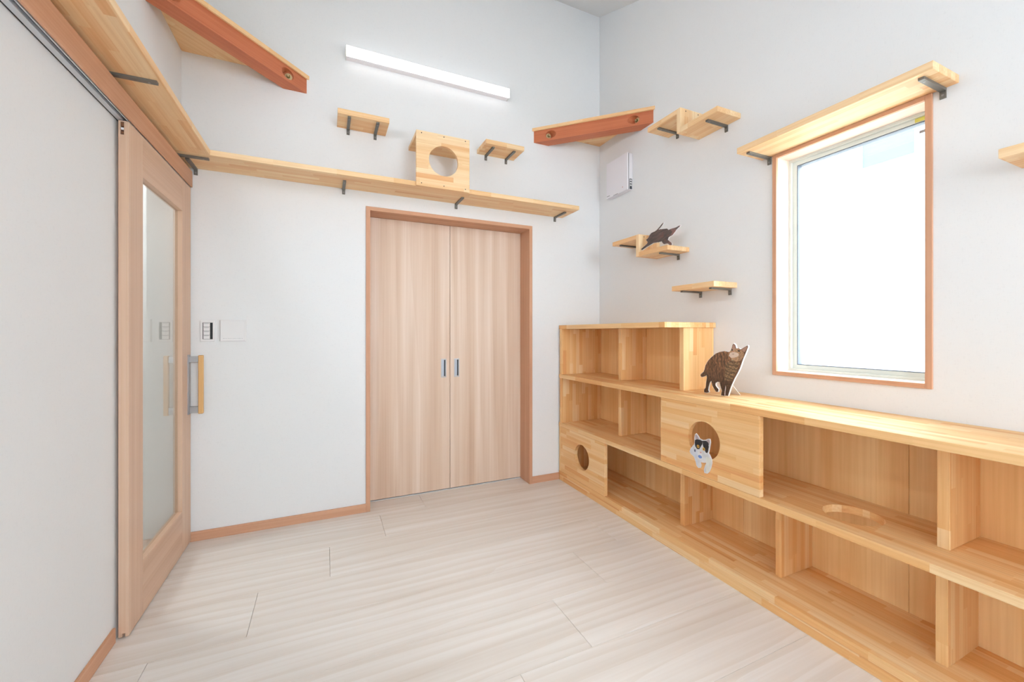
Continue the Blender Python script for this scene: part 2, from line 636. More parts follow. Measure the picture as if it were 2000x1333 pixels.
rc = boxes('roller_cap', [(-0.7325, -0.7215, DY0 + 0.006, DY0 + 0.012, 1.978, 2.028)], plain('cap_dark', (74, 44, 28), 0.5), d)
for z0, z1, m_ in ((2.012, 2.026, BROWN_PL), (1.998, 2.006, WHITE), (1.982, 1.990, BROWN_PL)):
    boxes('clip', [(-0.7315, -0.7225, DY0 + 0.001, DY0 + 0.006, z0, z1)], m_, rc)
hd = boxes('handle', [(DX1, DX1 + 0.006, 2.833, 2.866, 0.742, 1.078)], SATIN, d)
for z0, z1 in ((1.034, 1.068), (0.748, 0.785)):
    box('arm', (DX1 + 0.006, -0.660, 2.842, 2.858, z0, z1), SATIN, hd, None, None, 0.001)
box('grip', (-0.660, -0.637, 2.839, 2.862, 0.742, 1.074), HANDLE, hd, None, None, 0.003)

t = empty('trim_2', (-0.726, 1.0, 2.039), 'long brown header board over the sliding door with metal track', 'trim', kind='structure')
box('header_board', (-0.7075, -0.700, REAR, B - 0.004, 2.037, 2.128), TRIM, t, 'y', 'z', 0.001)
boxes('header_top', [(L, -0.7075, REAR, B - 0.004, 2.118, 2.128)], TRIM, t)
boxes('track', [(-0.7455, -0.7275, REAR, B - 0.004, 2.0375, 2.050), (-0.7155, -0.7115, REAR, B - 0.004, 2.0375, 2.060),
                (-0.7455, -0.7115, REAR, B - 0.004, 2.085, 2.090)], ALU, t)
boxes('track_slot', [(-0.7270, -0.7160, REAR, B - 0.004, 2.058, 2.0845)], BLACK, t)
boxes('wall_gap', [(L, -0.7460, REAR, B - 0.004, 2.040, 2.0845)], BLACK, t)

# ---- window in the right wall
wn = empty('window_1', (R, (WY0 + WY1) / 2, WZ0), 'tall window with brown casing and white frame in the right wall', 'window', kind='structure')
CX0, CX1, CX2 = R - 0.010, R + 0.004, R + 0.100
LIT_TRIM = wood('window_lit_trim', [(0.3, (236, 216, 200)), (0.7, (242, 228, 216))], grain=(1.4, 130), dark=(0.96, 0.94, 0.92), broad=(0.6, 20), rough=0.5)  # reveal of the trim wood, painted pale to stand for window glare
for x0, x1, nm, mt in ((CX0, CX1, 'casing', TRIM), (CX1, CX2, 'lining', LIT_TRIM)):
    box(nm, (x0, x1, WY1, WY1 + 0.021, WZ0 - 0.020, WZ1 + 0.018), mt, wn, 'z', 'x', 0.0008)
    box(nm, (x0, x1, WY0 - 0.021, WY0, WZ0 - 0.020, WZ1 + 0.018), mt, wn, 'z', 'x', 0.0008)
    box(nm, (x0, x1, WY0, WY1, WZ1, WZ1 + 0.018), mt, wn, 'y', 'x', 0.0008)
    box(nm, (x0, x1, WY0, WY1, WZ0 - 0.020, WZ0), mt, wn, 'y', 'x', 0.0008)


def yz_frame(name, x0, x1, y0, y1, z0, z1, w, mat, parent):
    return boxes(name, [(x0, x1, y0, y0 + w, z0, z1), (x0, x1, y1 - w, y1, z0, z1),
                        (x0, x1, y0 + w, y1 - w, z0, z0 + w), (x0, x1, y0 + w, y1 - w, z1 - w, z1)], mat, parent)


yz_frame('frame', R + 0.095, R + 0.155, WY0, WY1, WZ0, WZ1, 0.012, PVC, wn)
sh = yz_frame('sash', R + 0.110, R + 0.150, WY0 + 0.010, WY1 - 0.010, WZ0 + 0.010, WZ1 - 0.010, 0.022, PVC, wn)
yz_frame('gasket', R + 0.112, R + 0.148, WY0 + 0.0315, WY1 - 0.0315, WZ0 + 0.0315, WZ1 - 0.0315, 0.004, GASKET, sh)
boxes('pane', [(R + 0.128, R + 0.129, WY0 + 0.034, WY1 - 0.034, WZ0 + 0.034, WZ1 - 0.034)], GLASS, wn)
boxes('sticker', [(R + 0.1088, R + 0.1098, WY0 + 0.012, WY0 + 0.075, WZ1 - 0.030, WZ1 - 0.014)], YELLOW, wn)
boxes('etched_mark', [(R + 0.1268, R + 0.1274, WY0 + 0.050, WY0 + 0.068, WZ1 - 0.075, WZ1 - 0.062)], GREY_IN, wn)

# ---- frames of the two added windows behind the viewer
wb = empty('fill_window_left', (L, (FY0 + FY1) / 2, FZ0), 'unseen white framed window added for light in the left wall behind the viewer', 'window', kind='structure')
yz_frame('frame', L - 0.12, L - 0.02, FY0, FY1, FZ0, FZ1, 0.025, PVC, wb)
wr = empty('fill_window_rear', ((RX0 + RX1) / 2, REAR, RZ0), 'unseen white framed window added for light in the wall behind the viewer', 'window', kind='structure')
obj('frame', frame_bm(RX0, RX1, RZ0, RZ1, 0.025, REAR - 0.12, REAR - 0.02), PVC, wr)

# ---- outside: pale neighbouring house across the yard
tag(boxes('ground_outside', [(R + 0.3, 20, -12, 16, -0.4, -0.3)], GROUND), 'pale gravel yard outside the window', 'ground', kind='structure')
nb = empty('neighbour_house', (9.0, 3.0, -0.3), 'pale sunlit neighbouring house seen through the window', 'house')
boxes('facade', [(7.6, 12.0, -1.0, 9.0, -0.3, 5.2)], SIDING, nb)
wd = yz_frame('house_window', 7.57, 7.60, 2.88, 3.56, 3.72, 4.9, 0.03, SIDING, nb)
boxes('pane', [(7.585, 7.59, 2.91, 3.53, 3.75, 4.87)], SIDING_W, wd)
boxes('lean_to_roof', [(6.6, 7.56, -0.5, 1.9, 0.7, 0.8)], ROOF, nb)

# ================================================================== built-in shelving along the right wall
PX = R - 0.020                 # back panels
BK = R - 0.002
cb = empty('shelf_cabinet', (CAB + 0.2, 1.4, 0), 'long low laminated pine shelving with round cat holes and a raised end, under the window', 'shelving')
YE = -0.75                     # far end beyond the picture
YB = B - 0.0105
DV = 1.897                     # recessed divider fronts
# horizontal boards
box('plinth', (CAB + 0.003, CAB + 0.028, YE, YB, 0.0, 0.045), PINE_CAB, cb, 'y', 'z')
box('bottom_board', (CAB, BK, YE, YB, 0.045, 0.076), PINE_CAB, cb, 'y', 'x')
board_hole('middle_board', (CAB, BK, YE, YB, 0.4410, 0.4714), [((1.921, 0.927, 0.456), 0.098, 0.2, 'z')], PINE_CAB, cb, 'y', 'x')
box('long_top', (CAB, BK, YE, YB, 0.8335, 0.8640), PINE_CAB, cb, 'y', 'x')
box('upper_top', (CAB, BK, 1.7445, YB, 1.2320, 1.2635), PINE_CAB, cb, 'y', 'x')
# end panels against the back wall
for z0, z1 in ((0.4714, 0.8335), (0.8640, 1.2320)):
    box('end_panel', (CAB + 0.001, PX, 2.855, 2.884, z0, z1), PINE_CAB, cb, 'z', 'x')
box('end_panel', (CAB + 0.001, PX, 2.872, 2.892, 0.076, 0.4410), PINE_CAB, cb, 'z', 'x')
# dividers
for y0, y1, z0, z1 in ((2.312, 2.342, 0.8640, 1.2320), (1.757, 1.788, 0.8640, 1.2320),
                       (2.312, 2.342, 0.4714, 0.8335), (0.6385, 0.6710, 0.4714, 0.8335), (0.03, 0.06, 0.4714, 0.8335),
                       (1.750, 1.782, 0.076, 0.4410), (1.194, 1.222, 0.076, 0.4410), (0.643, 0.6750, 0.076, 0.4410), (0.03, 0.06, 0.076, 0.4410)):
    box('divider', (DV, PX, y0, y1, z0, z1), PINE_CAB, cb, 'z', 'x')
box('end_panel', (CAB + 0.001, PX, YE, YE + 0.03, 0.076, 0.8335), PINE_CAB, cb, 'z', 'x')
# panels with round cat holes
board_hole('hole_panel', (CAB + 0.001, CAB + 0.028, 2.2950, 2.8715, 0.0765, 0.4405), [((CAB + 0.01, 2.570, 0.268), 0.094, 0.2, 'x')], PINE_CAB, cb, 'y', 'z')
board_hole('hole_panel', (CAB + 0.001, CAB + 0.028, 1.1900, 1.7756, 0.4718, 0.8331), [((CAB + 0.01, 1.484, 0.655), 0.0955, 0.2, 'x')], PINE_CAB, cb, 'y', 'z')
# back panels with butt joints
for z0, z1 in ((0.076, 0.4410), (0.4714, 0.8335)):
    ys = [2.89, 2.32, 1.55, 0.836, 0.05, YE + 0.03]
    for y1, y0 in zip(ys, ys[1:]):
        box('back_panel', (PX, BK, y0 + 0.0006, y1 - 0.0006, z0, z1), PLY, cb, 'z', 'y', 0.0006)
for y1, y0 in ((2.89, 2.32), (2.32, 1.76)):
    box('back_panel', (PX, BK, y0 + 0.0006, y1 - 0.0006, 0.8640, 1.2320), PLY, cb, 'z', 'y', 0.0006)

# ================================================================== cat walks and steps
# long walk over the closet
c = empty('cat_walk', (0.55, B - 0.13, 2.15), 'long pine cat walk shelf over the closet doors on the back wall', 'shelf')
box('board', (L + 0.001, 1.776, 2.655, B, 2.150, 2.180), PINE, c, 'x', 'y')
for x in (-0.685, 0.104, 0.868, 1.703):
    bracket(c, 'back', x, 2.150, 0.165, None)
bracket(c, 'left', 2.705, 2.150, 0.172, None, drop=0.02)
# walk along the left wall
c = empty('cat_walk', (L + 0.09, 0.9, 2.15), 'pine cat walk shelf above the sliding door header on the left wall', 'shelf')
box('board', (L, -0.565, -0.6, 2.654, 2.150, 2.180), PINE, c, 'y', 'x')
for y in (1.961, 1.2, 0.3):
    bracket(c, 'left', y, 2.150, 0.172, None, drop=0.02)
# small straight steps on the back wall
for x0, x1, bx, ln, label in ((0.0640, 0.3690, (0.131, 0.301), 0.178, 'small pine step with two brackets on the back wall, left of the holed cat box'),
                              (1.0310, 1.3325, (1.100, 1.266), 0.163, 'small pine step with two brackets on the back wall, right of the holed cat box')):
    c = empty('cat_step', ((x0 + x1) / 2, B - 0.09, 2.5465), label, 'shelf', 'straight steps on the back wall')
    box('board', (x0, x1, 2.713, B, 2.5465, 2.5785), PINE, c, 'x', 'y')
    for x in bx:
        bracket(c, 'back', x, 2.5465, ln, None)
# box with a round hole standing on the long walk
c = empty('cat_box', (0.7, 2.78, 2.18), 'pine cat box with a round hole and dark screws on the long cat walk', 'cat box')
board_hole('front_panel', (0.5245, 0.8820, 2.635, 2.654, 2.149, 2.505), [((0.7045, 2.64, 2.331), 0.0985, 0.2, 'y')], PINE, c, 'x', 'z')
box('top_board', (0.5245, 0.8820, 2.6545, B, 2.478, 2.504), PINE, c, 'x', 'y')
fp = [o for o in c.children if o.name.startswith('front_panel')][0]
screw_heads(fp, [(x, 2.6345, z) for x in (0.558, 0.705, 0.852) for z in (2.167, 2.490)], 'y')

# double steps on the right wall: a high board, an upright, a lower board
SX = 1.961
def double_step(z_hi, z_lo, y_far, y_up0, y_up1, y_near, br, label):
    c = empty('double_cat_step', (R - 0.09, y_up0, z_lo), label, 'shelf', 'double steps on the right wall')
    th = 0.030
    box('upper_board', (SX, R, y_up1, y_far, z_hi, z_hi + th), PINE, c, 'y', 'x')
    up_ = box('upright', (SX - 0.001, R, y_up0, y_up1, z_lo, z_hi + th), PINE, c, 'z', 'x')
    box('lower_board', (SX, R, y_near, y_up0, z_lo, z_lo + th), PINE, c, 'y', 'x')
    bracket(c, 'right', br[0], z_hi, 0.172, None)
    bracket(c, 'right', br[1], z_lo, 0.165, None)
    screw_heads(up_, [(SX + 0.045, y_up0 - 0.0003, z_hi + th / 2), (SX + 0.15, y_up0 - 0.0003, z_hi + th / 2)], 'y')

double_step(2.546, 2.4245, 2.1210, 1.8415, 1.8695, 1.5825, (2.041, 1.672), 'upper double pine step on the right wall beside the corner shelf')
double_step(1.8525, 1.7285, 2.4888, 2.2035, 2.2320, 1.9445, (2.42, 2.033), 'lower double pine step on the right wall carrying the leaping cat')
# single step under them
c = empty('cat_step', (R - 0.09, 1.757, 1.4605), 'single pine step on the right wall above the raised shelving', 'shelf')
box('board', (SX, R, 1.6050, 1.9095, 1.4605, 1.4910), PINE, c, 'y', 'x')
for y in (1.648, 1.854):
    bracket(c, 'right', y, 1.4605, 0.165, None)
# board over the window
c = empty('window_shelf', (R - 0.1, 1.08, 2.135), 'long pine shelf on two brackets over the window', 'shelf')
box('board', (1.951, R, 0.6995, 1.4585, 2.135, 2.1655), PINE, c, 'y', 'x')
for y in (0.742, 1.415):
    bracket(c, 'right', y, 2.135, 0.172, None)
# step entering the picture at the right edge
c = empty('cat_step', (R - 0.09, 0.40, 1.7595), 'pine step cut off by the right edge of the picture', 'shelf')
box('board', (SX, R, 0.245, 0.549, 1.7595, 1.7895), PINE, c, 'y', 'x')
for y in (0.30, 0.49):
    bracket(c, 'right', y, 1.7595, 0.165, None)

# triangular corner shelves on a cedar beam
def corner_shelf(side, label):
    s = 1 if side == 'right' else -1
    wx = R if side == 'right' else L
    leg = 0.654
    c = empty('corner_shelf', (wx - s * 0.2, B - 0.2, 2.722), label, 'shelf', 'triangular corner shelves')
    bm = bmesh.new()
    tri = [(wx, B), (wx - s * leg, B), (wx, B - leg)]
    lo_ = [bm.verts.new((x, y, 2.812)) for x, y in tri]
    hi_ = [bm.verts.new((x, y, 2.836)) for x, y in tri]
    bm.faces.new(lo_)
    bm.faces.new(hi_)
    for i in range(3):
        bm.faces.new([lo_[i], lo_[(i + 1) % 3], hi_[(i + 1) % 3], hi_[i]])
    ly = bm.verts.layers.float_vector.new('wood')
    for v in bm.verts:
        dx, dy = (v.co.x - wx) * s, v.co.y - B
        v[ly] = Vector(((dx - dy) * 0.7071 + 3.3, (dx + dy) * 0.7071 + 5.1 + s, v.co.z))
    obj('board', bm, PINE, c)
    # beam: 90 mm square, front face 10 mm behind the board's edge, ends cut to the walls
    f, th = leg - 0.015, 0.092 * math.sqrt(2)
    z0, z1 = 2.722, 2.812
    bm = bmesh.new()
    q = [(wx - s * f, B), (wx - s * (f - th), B), (wx, B - (f - th)), (wx, B - f)]
    lo_ = [bm.verts.new((x, y, z0)) for x, y in q]
    hi_ = [bm.verts.new((x, y, z1)) for x, y in q]
    bm.faces.new(lo_)
    bm.faces.new(hi_)
    for i in range(4):
        bm.faces.new([lo_[i], lo_[(i + 1) % 4], hi_[(i + 1) % 4], hi_[i]])
    # pockets bored square to each wall
    zc = z0 + 0.045
    e = 0.098
    back_c = (wx - s * (f - e), B)
    side_c = (wx, B - (f - e))
    tools = [round_tool((back_c[0], B - 0.122, zc), 0.030, 0.12, 'y'), round_tool((wx - s * 0.122, side_c[1], zc), 0.030, 0.12, 'x')]
    bm = carve(bm, tools)
    ly = bm.verts.layers.float_vector.new('wood')
    for v in bm.verts:
        dx, dy = (v.co.x - wx) * s, v.co.y - B
        v[ly] = Vector(((dx - dy) * 0.7071 + 1.3, v.co.z, (dx + dy) * 0.7071))
    beam = obj('beam', bm, BEAM, c)
    for axis, cx, cy in (('y', back_c[0], B - 0.062), ('x', wx - s * 0.062, side_c[1])):
        dv = (0, -1) if axis == 'y' else (-s, 0)
        bm = bmesh.new()
        cyl(bm, (cx + dv[0] * 0.001, cy + dv[1] * 0.001, zc), 0.021, 0.003, axis, 32)
        w_ = obj('washer', bm, BRASS, beam)
        bm = bmesh.new()
        cyl(bm, (cx + dv[0] * 0.007, cy + dv[1] * 0.007, zc), 0.011, 0.010, axis, 6)
        obj('nut', bm, NUT, beam)
        bm = bmesh.new()
        cyl(bm, (cx + dv[0] * 0.012, cy + dv[1] * 0.012, zc), 0.006, 0.016, axis, 16)
        obj('bolt', bm, BRASS, beam)


corner_shelf('right', 'triangular pine corner shelf on a red-brown beam in the right corner')
corner_shelf('left', 'triangular pine corner shelf on a red-brown beam in the left corner')

# ================================================================== small fixtures
t = empty('wall_light', (0.695, B, 3.0), 'long white LED bar light glowing high on the back wall', 'lamp')
box('housing', (0.1185, 1.2710, B - 0.052, B, 2.998, 3.060), WHITE, t, None, None, 0.002)
boxes('diffuser', [(0.1185, 1.2710, B - 0.0625, B - 0.0522, 2.9955, 3.0595)], LED, t)
boxes('end_cap', [(0.1160, 0.1184, B - 0.058, B, 2.997, 3.060)], PVC, t)
boxes('end_cap', [(1.2711, 1.2735, B - 0.058, B, 2.997, 3.060)], PVC, t)

t = empty('ventilation_unit', (R, 2.615, 2.30), 'white ventilation unit with dark control strip on the right wall near the corner', 'fan unit')
VX = 2.1065
box('body', (VX + 0.010, R, 2.4865, 2.738, 2.304, 2.586), WHITE, t, None, None, 0.002)
fpn = box('front_panel', (VX - 0.006, VX + 0.006, 2.487, 2.744, 2.302, 2.590), WHITE, t, None, None, 0.002)
boxes('shadow_gap', [(VX + 0.006, VX + 0.010, 2.4885, 2.736, 2.306, 2.584)], BLACK, t)
boxes('logo', [(VX - 0.0066, VX - 0.0060, 2.700, 2.735, 2.316, 2.321)], GREY_IN, fpn)
boxes('mark', [(VX - 0.0066, VX - 0.0060, 2.540, 2.545, 2.334, 2.342)], RED, fpn)
boxes('air_slot', [(VX - 0.0064, VX - 0.0058, 2.600, 2.655, 2.3035, 2.3075)], GREY_IN, fpn)
cs = boxes('control_strip', [(VX + 0.014, VX + 0.038, 2.4856, 2.4864, 2.309, 2.388)], plain('control_dark', (58, 64, 72), 0.4), t)
for k in range(3):
    boxes('button', [(VX + 0.019, VX + 0.033, 2.4848, 2.4856, 2.332 + 0.019 * k, 2.3435 + 0.019 * k)], WHITE_B, cs)

t = empty('light_switch', (-0.63, B, 1.152), 'white light switch plate with four rockers and a dark strip beside the sliding door', 'switch')
box('plate', (-0.6640, -0.5945, B - 0.008, B, 1.150, 1.273), WHITE_B, t, None, None, 0.002)
boxes('surround', [(-0.6515, -0.6035, B - 0.0086, B - 0.008, 1.164, 1.261)], BLACK, t)
for k in range(4):
    sw = boxes('rocker', [(-0.6475, -0.6165, B - 0.0115, B - 0.0086, 1.1655 + 0.0238 * k, 1.1880 + 0.0238 * k)], WHITE_B, t)
    boxes('print_line', [(-0.6445, -0.6210, B - 0.0119, B - 0.0115, 1.1835 + 0.0238 * k, 1.1855 + 0.0238 * k)], GREY_IN, sw)

t = empty('wall_plate', (-0.503, B, 1.150), 'wide blank white cover plate beside the light switch', 'cover plate')
box('plate', (-0.5690, -0.4370, B - 0.008, B, 1.150, 1.278), WHITE_B, t, None, None, 0.002)
box('cover', (-0.5665, -0.4430, B - 0.012, B - 0.008, 1.154, 1.275), WHITE_B, t, None, None, 0.0015)
PALE = plain('pale_print', (205, 206, 210), 0.6)
for k in range(12):
    boxes('pale_mark', [(-0.553 + 0.0085 * k, -0.553 + 0.0085 * k + (0.004 if k % 3 else 0.006), B - 0.0124, B - 0.012, 1.1665, 1.1700)], PALE, t)

# ================================================================== printed cat cut-outs
STANDING_CAT = {
    'outline': [(168.4, 277.9), (177.8, 270.6), (183.1, 252.4), (196.4, 254.0), (209.5, 248.8), (232.0, 262.6), (246.6, 270.4), (247.8, 261.5), (238.4, 238.7), (230.1, 219.2), (222.4, 203.0), (215.9, 185.6), (209.5, 168.1), (202.9, 150.5), (193.1, 131.4), (183.1, 113.2), (173.1, 96.1), (164.3, 77.8), (156.1, 60.5), (147.9, 40.9), (140.3, 16.5), (135.5, 1.7), (118.7, -0.2), (119.4, 19.5), (123.6, 43.6), (121.5, 55.2), (118.0, 37.0), (115.2, 15.9), (114.4, -0.8), (93.7, -1.4), (98.8, 22.6), (89.4, 51.3), (84.3, 68.7), (71.2, 67.8), (59.4, 61.0), (57.9, 47.5), (67.5, 36.6), (77.1, 28.7), (74.9, 15.2), (62.4, 12.9), (50.5, 27.1), (39.2, 44.0), (32.4, 68.9), (23.3, 60.5), (14.8, 36.1), (11.0, 17.0), (16.4, 5.4), (3.2, -0.7), (-14.8, 0.5), (-14.8, 13.7), (-4.6, 28.7), (-2.2, 52.6), (3.2, 83.1), (1.7, 97.8), (-16.3, 88.6), (-32.2, 83.8), (-40.2, 91.2), (-36.2, 101.7), (-20.3, 113.2), (-12.4, 129.6), (-6.1, 151.9), (3.2, 168.1), (12.5, 180.5), (33.9, 200.9), (60.1, 220.6), (85.8, 230.8), (114.4, 236.2), (135.5, 233.0), (144.5, 233.4), (152.7, 242.5), (158.2, 257.3), (161.6, 270.2)],
    'face': [(144.5, 233.4), (156.1, 245.6), (169.7, 251.9), (193.1, 253.9), (209.5, 247.7), (225.6, 234.2), (227.5, 217.4), (215.9, 199.8), (202.9, 189.3), (183.1, 184.5), (159.5, 193.4), (142.4, 212.8)],
    'muzzle': [(145.9, 227.6), (162.9, 234.2), (183.1, 232.3), (196.4, 227.2), (197.7, 215.8), (183.1, 207.5), (156.1, 201.9), (139.6, 212.7)],
    'ear_left': [(168.4, 275.0), (176.4, 266.6), (181.1, 247.7), (159.5, 242.8), (161.6, 263.2)],
    'ear_right': [(244.7, 267.5), (244.7, 259.2), (228.8, 234.4), (212.1, 247.8)],
    'chin': [(152.7, 203.5), (183.1, 208.7), (173.1, 187.3), (156.1, 188.6)],
    'nose': [(165.0, 235.5)],
    'mouth': [(165.7, 222.8)],
    'eye_left': [(158.9, 243.9)],
    'eye_right': [(197.7, 240.4)],
    'chest': [(118.0, 161.2), (142.4, 186.5), (202.9, 179.0), (183.1, 131.6), (156.1, 82.7), (114.4, 78.0)],
}
PEEKING_CAT = {
    'outline': [(125.0, 81.0), (136.1, 72.0), (144.3, 59.7), (164.7, 56.0), (183.3, 61.6), (197.8, 70.6), (206.9, 71.7), (209.5, 58.5), (204.9, 32.5), (201.0, 14.8), (197.8, 0.1), (207.5, -11.1), (215.9, -25.3), (217.2, -42.6), (212.1, -65.0), (201.7, -90.3), (191.2, -101.3), (176.7, -103.6), (174.0, -92.1), (180.7, -68.8), (188.6, -49.7), (164.7, -54.4), (149.1, -55.5), (153.9, -71.1), (150.5, -84.6), (138.8, -89.2), (129.2, -81.8), (124.3, -65.4), (116.6, -47.5), (109.6, -37.9), (92.6, -31.0), (85.4, -21.2), (91.1, -5.2), (105.4, 12.9), (114.5, 23.9), (117.3, 36.1), (115.9, 55.9), (118.7, 73.8)],
    'mask_left': [(116.6, 33.0), (118.0, 47.8), (130.6, 54.7), (147.7, 56.5), (164.7, 53.2), (164.7, 39.1), (153.2, 20.4), (144.3, 5.7), (130.6, 4.4), (119.4, 15.3)],
    'mask_right': [(164.7, 54.4), (184.7, 59.7), (199.7, 53.3), (201.7, 31.6), (197.8, 8.4), (192.6, -0.7), (183.3, 0.2), (175.4, 12.6), (166.0, 32.7)],
    'ear_left': [(125.0, 78.1), (134.7, 70.6), (143.0, 58.2), (130.6, 53.6), (120.8, 52.4), (119.4, 71.1)],
    'ear_right': [(206.2, 69.3), (207.5, 58.0), (203.0, 40.3), (195.2, 52.2), (186.0, 60.0), (197.8, 68.4)],
    'eye_left': [(137.5, 19.3)],
    'eye_right': [(172.0, 14.0)],
    'nose': [(153.9, -7.7)],
    'collar': [(149.1, -30.5)],
    'spot': [(118.0, -7.4)],
}
LEAPING_CAT = {
    'outline': [(125.7, 163.5), (123.6, 157.1), (115.1, 145.6), (104.4, 134.3), (91.4, 122.2), (104.4, 122.9), (131.0, 120.4), (146.8, 119.0), (154.7, 114.7), (158.6, 107.8), (172.8, 111.4), (188.3, 113.4), (208.7, 114.5), (226.3, 120.5), (239.3, 123.6), (233.8, 115.4), (223.8, 108.7), (214.2, 101.9), (206.1, 91.1), (196.0, 80.6), (187.0, 69.8), (170.3, 65.3), (161.2, 59.4), (157.3, 50.1), (154.7, 44.5), (165.1, 34.3), (179.3, 22.0), (183.2, 11.5), (176.7, 2.1), (169.0, -1.7), (162.5, 3.3), (163.8, 10.9), (157.3, 20.1), (144.2, 21.0), (128.4, 21.2), (120.4, 29.1), (112.4, 41.5), (93.6, 39.5), (55.4, 40.6), (33.2, 32.3), (5.1, 21.1), (-26.3, 6.0), (-35.6, 8.9), (-35.0, 13.3), (-12.0, 29.0), (7.9, 42.0), (13.6, 54.1), (5.1, 62.7), (1.7, 72.9), (10.7, 75.3), (19.2, 84.3), (27.6, 98.3), (38.8, 109.3), (52.6, 113.2), (63.6, 115.1), (77.3, 122.3), (88.2, 131.0), (101.7, 143.6), (115.1, 156.2), (123.1, 162.7)],
}


def inside(poly, X, Y):
    r = np.zeros(X.shape, bool)
    n = len(poly)
    for i in range(n):
        x0, y0 = poly[i]
        x1, y1 = poly[(i + 1) % n]
        if y0 == y1:
            continue
        c_ = ((y0 > Y) != (y1 > Y)) & (X < (x1 - x0) * (Y - y0) / (y1 - y0) + x0)
        r ^= c_
    return r


def value_noise(X, Y, sx, sy, seed):
    rng = np.random.RandomState(seed)
    G = rng.rand(64, 64)
    u, v = X / sx, Y / sy
    i, j = np.floor(u).astype(int), np.floor(v).astype(int)
    fu, fv = u - i, v - j
    fu, fv = fu * fu * (3 - 2 * fu), fv * fv * (3 - 2 * fv)
    g = lambda a, b: G[a % 64, b % 64]
    return (g(i, j) * (1 - fu) + g(i + 1, j) * fu) * (1 - fv) + (g(i, j + 1) * (1 - fu) + g(i + 1, j + 1) * fu) * fv


def offset_poly(poly, d):
    """the outline pushed outwards by d (same units), mitred softly"""
    n = len(poly)
    area = sum(poly[i][0] * poly[(i + 1) % n][1] - poly[(i + 1) % n][0] * poly[i][1] for i in range(n))
    s = 1 if area > 0 else -1
    out = []
    for i in range(n):
        a, b, c_ = (Vector(poly[i - 1]), Vector(poly[i]), Vector(poly[(i + 1) % n]))
        n1 = Vector(((b - a).y, -(b - a).x)).normalized() * s
        n2 = Vector(((c_ - b).y, -(c_ - b).x)).normalized() * s
        m_ = (n1 + n2)
        m_ = m_.normalized() if m_.length > 0.3 else n1
        out.append((b.x + m_.x * d, b.y + m_.y * d))
    return out


def cutout(name, data, paint, origin, direction, normal, label, border, thick, cell=1.2):
    """a flat board in the outline's shape with a printed photo; data in millimetres along 'direction' and up"""
    root = empty(name, origin, label, 'cat cutout')
    O, D, Nn = Vector(origin), Vector(direction).normalized(), Vector(normal).normalized()
    at = lambda a, z, n_: O + D * (a / 1000) + Vector((0, 0, z / 1000)) + Nn * n_
    poly = data['outline']
    ring = offset_poly(poly, border)
    bm = bmesh.new()
    fr = [bm.verts.new(at(a, z, 0.0)) for a, z in ring]
    bk = [bm.verts.new(at(a, z, -thick)) for a, z in ring]
    for tri in tessellate_polygon([[Vector((a, z, 0)) for a, z in ring]]):
        bm.faces.new([fr[i] for i in tri])
        bm.faces.new([bk[i] for i in reversed(tri)])
    for i in range(len(ring)):
        bm.faces.new([fr[i], bk[i], bk[(i + 1) % len(ring)], fr[(i + 1) % len(ring)]])
    board = obj('board', bm, WHITE_B, root)
    xs = [p[0] for p in poly]
    zs = [p[1] for p in poly]
    gx = np.arange(min(xs), max(xs) + cell, cell)
    gz = np.arange(min(zs), max(zs) + cell, cell)
    X, Z = np.meshgrid(gx + cell / 2, gz + cell / 2, indexing='ij')
    keep = inside(poly, X, Z)
    colr = paint(X, Z, data)
    verts, faces, cols = [], [], []
    index = {}
    def vid(i, j):
        k = (i, j)
        if k not in index:
            index[k] = len(verts)
            verts.append(tuple(at(gx[0] + i * cell, gz[0] + j * cell, 0.0006) - O))
        return index[k]
    for i, j in zip(*np.nonzero(keep)):
        faces.append((vid(i, j), vid(i + 1, j), vid(i + 1, j + 1), vid(i, j + 1)))
        cols.append(colr[i, j])
    me = bpy.data.meshes.new('photo_print')
    me.from_pydata(verts, [], faces)
    ca = me.color_attributes.new('print', 'FLOAT_COLOR', 'CORNER')
    arr = np.repeat(np.array(cols, np.float32), 4, axis=0)
    lin = np.where(arr <= 0.04045, arr / 12.92, ((arr + 0.055) / 1.055) ** 2.4)
    ca.data.foreach_set('color', np.concatenate([lin, np.ones((len(lin), 1), np.float32)], 1).astype(np.float32).ravel())
    me.materials.append(PRINT)
    pr = bpy.data.objects.new('photo_print', me)
    COL.objects.link(pr)
    pr.parent = root
    return root


C3 = lambda r, g, b: np.array((r, g, b), float) / 255


def blend(img, mask, col, k=1.0):
    m_ = (mask.astype(float) * k)[..., None]
    return img * (1 - m_) + col * m_


def disc(X, Z, p, rx, rz=None):
    return ((X - p[0]) / rx) ** 2 + ((Z - p[1]) / (rz or rx)) ** 2 < 1


